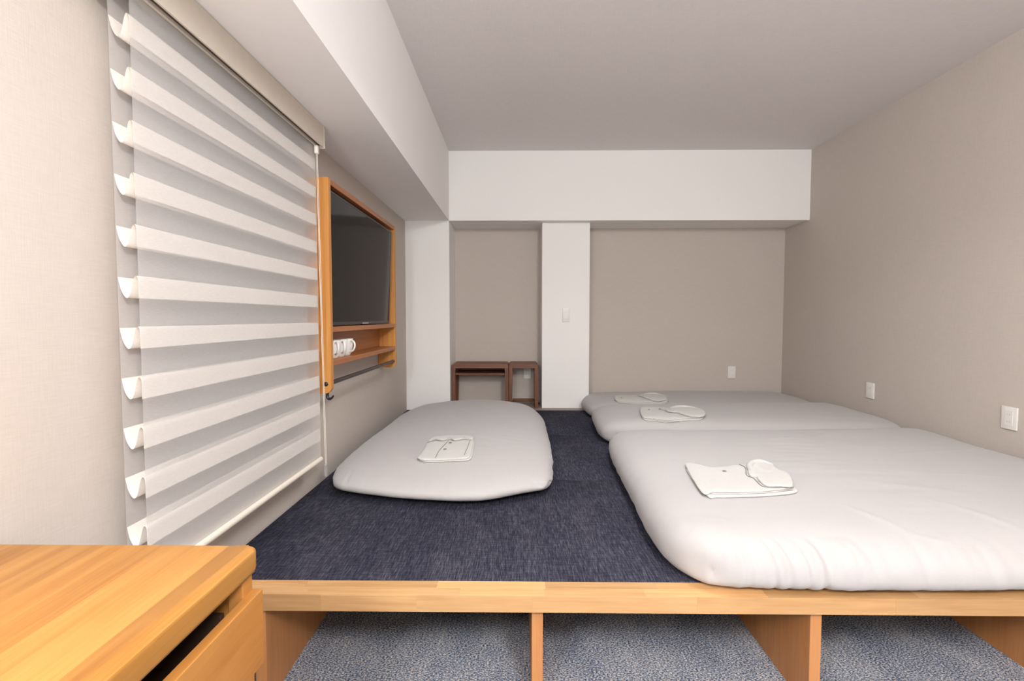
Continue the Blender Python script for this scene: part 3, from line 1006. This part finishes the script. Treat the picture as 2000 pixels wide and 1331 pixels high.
z1f = ground(f1)
b1 = [(0.712, 2.075), (0.735, 2.090), (0.755, 2.055), (0.785, 2.022), (0.852, 2.020), (0.92, 2.045), (0.965, 2.04), (1.00, 2.02), (1.04, 1.95), (1.045, 1.88), (1.015, 1.80), (0.985, 1.765), (0.88, 1.745), (0.77, 1.735), (0.70, 1.735), (0.655, 1.738)]
u1 = [(0.70, 2.03), (0.80, 2.01), (0.95, 2.02), (1.03, 1.92), (1.02, 1.80), (0.992, 1.742), (0.88, 1.722), (0.77, 1.708), (0.70, 1.707), (0.668, 1.728)]
c1 = [(0.935, 1.985), (0.975, 2.045), (1.030, 2.068), (1.052, 2.040), (1.040, 1.955), (1.050, 1.89), (0.995, 1.765), (0.955, 1.765), (0.905, 1.775), (0.905, 1.83), (0.915, 1.868), (0.898, 1.892)]
i1 = [(0.925, 1.900), (0.938, 1.975), (0.980, 2.038), (1.026, 2.055), (1.050, 2.005)]
K1 = lambda P: [(x * 0.972, y * 0.972) for x, y in P]
pyjama(z1f, (0.84, 1.85), 'folded cream pyjamas on the futon nearest the viewer', K1(u1), K1(b1), K1(c1), K1(i1),
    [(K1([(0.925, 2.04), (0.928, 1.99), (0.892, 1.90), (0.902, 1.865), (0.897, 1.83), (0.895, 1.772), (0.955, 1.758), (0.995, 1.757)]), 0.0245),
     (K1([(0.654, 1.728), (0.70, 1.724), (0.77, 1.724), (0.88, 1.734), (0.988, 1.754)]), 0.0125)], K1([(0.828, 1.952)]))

z2f = ground(f2)
b2 = [(0.838, 3.40), (0.87, 3.44), (0.96, 3.44), (1.05, 3.40), (1.15, 3.39), (1.20, 3.33), (1.19, 3.20), (1.15, 3.12), (1.05, 3.11), (0.93, 3.10), (0.85, 3.12), (0.79, 3.14), (0.80, 3.25)]
u2 = shift(b2, -0.004, -0.012, 0.985)
c2 = [(1.02, 3.36), (1.10, 3.40), (1.17, 3.37), (1.21, 3.30), (1.19, 3.17), (1.15, 3.115), (1.08, 3.12), (1.04, 3.17), (1.03, 3.21), (0.985, 3.23), (0.975, 3.30)]
i2 = [(1.00, 3.25), (1.02, 3.33), (1.09, 3.375), (1.16, 3.36), (1.20, 3.31)]
K2 = lambda P: [(x * 0.985, y - 0.110) for x, y in P]
pyjama(z2f, (0.97, 3.13), 'folded cream pyjamas on the middle futon of the right row', K2(u2), K2(b2), K2(c2), K2(i2),
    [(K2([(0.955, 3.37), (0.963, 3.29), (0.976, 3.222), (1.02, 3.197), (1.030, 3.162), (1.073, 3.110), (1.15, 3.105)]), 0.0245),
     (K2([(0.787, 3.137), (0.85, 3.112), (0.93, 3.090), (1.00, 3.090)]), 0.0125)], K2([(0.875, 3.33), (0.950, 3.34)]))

z3f = ground(f3)
b3 = [(0.80, 4.03), (0.84, 4.16), (0.95, 4.20), (1.10, 4.20), (1.22, 4.19), (1.25, 4.10), (1.22, 4.00), (1.08, 3.98), (0.94, 3.98), (0.83, 3.99)]
c3 = [(1.03, 4.13), (1.08, 4.20), (1.19, 4.20), (1.25, 4.14), (1.22, 4.02), (1.13, 3.99), (1.07, 4.04)]
i3 = [(1.05, 4.07), (1.07, 4.14), (1.12, 4.19), (1.19, 4.185), (1.235, 4.13)]
K3 = lambda P: [(x * 0.95, y - 0.19) for x, y in P]
pyjama(z3f, (0.98, 3.89), 'folded cream pyjamas farthest back, half hidden on the rear futon', K3(shift(b3, 0, -0.006, 0.98)), K3(b3), K3(c3), K3(i3),
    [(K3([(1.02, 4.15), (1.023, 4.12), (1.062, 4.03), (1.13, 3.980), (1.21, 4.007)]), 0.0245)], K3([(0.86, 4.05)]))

z4f = ground(left_futon)
b4 = [(-0.482, 2.262), (-0.470, 2.36), (-0.468, 2.50), (-0.44, 2.545), (-0.36, 2.565), (-0.29, 2.56), (-0.245, 2.545), (-0.232, 2.50), (-0.230, 2.38), (-0.236, 2.262), (-0.31, 2.240), (-0.40, 2.235), (-0.455, 2.240)]
c4 = [(-0.462, 2.50), (-0.44, 2.562), (-0.36, 2.585), (-0.29, 2.58), (-0.243, 2.56), (-0.24, 2.515), (-0.29, 2.525), (-0.33, 2.50), (-0.36, 2.53), (-0.395, 2.505), (-0.43, 2.52)]
K4 = lambda P: [(x * 0.955, 2.195 + (y - 2.235) * 0.86) for x, y in P]
pyjama(z4f, (-0.34, 2.30), 'folded cream pyjamas on the single futon by the window wall', K4(shift(b4, 0.008, -0.002, 0.985)), K4(b4), K4(c4), None,
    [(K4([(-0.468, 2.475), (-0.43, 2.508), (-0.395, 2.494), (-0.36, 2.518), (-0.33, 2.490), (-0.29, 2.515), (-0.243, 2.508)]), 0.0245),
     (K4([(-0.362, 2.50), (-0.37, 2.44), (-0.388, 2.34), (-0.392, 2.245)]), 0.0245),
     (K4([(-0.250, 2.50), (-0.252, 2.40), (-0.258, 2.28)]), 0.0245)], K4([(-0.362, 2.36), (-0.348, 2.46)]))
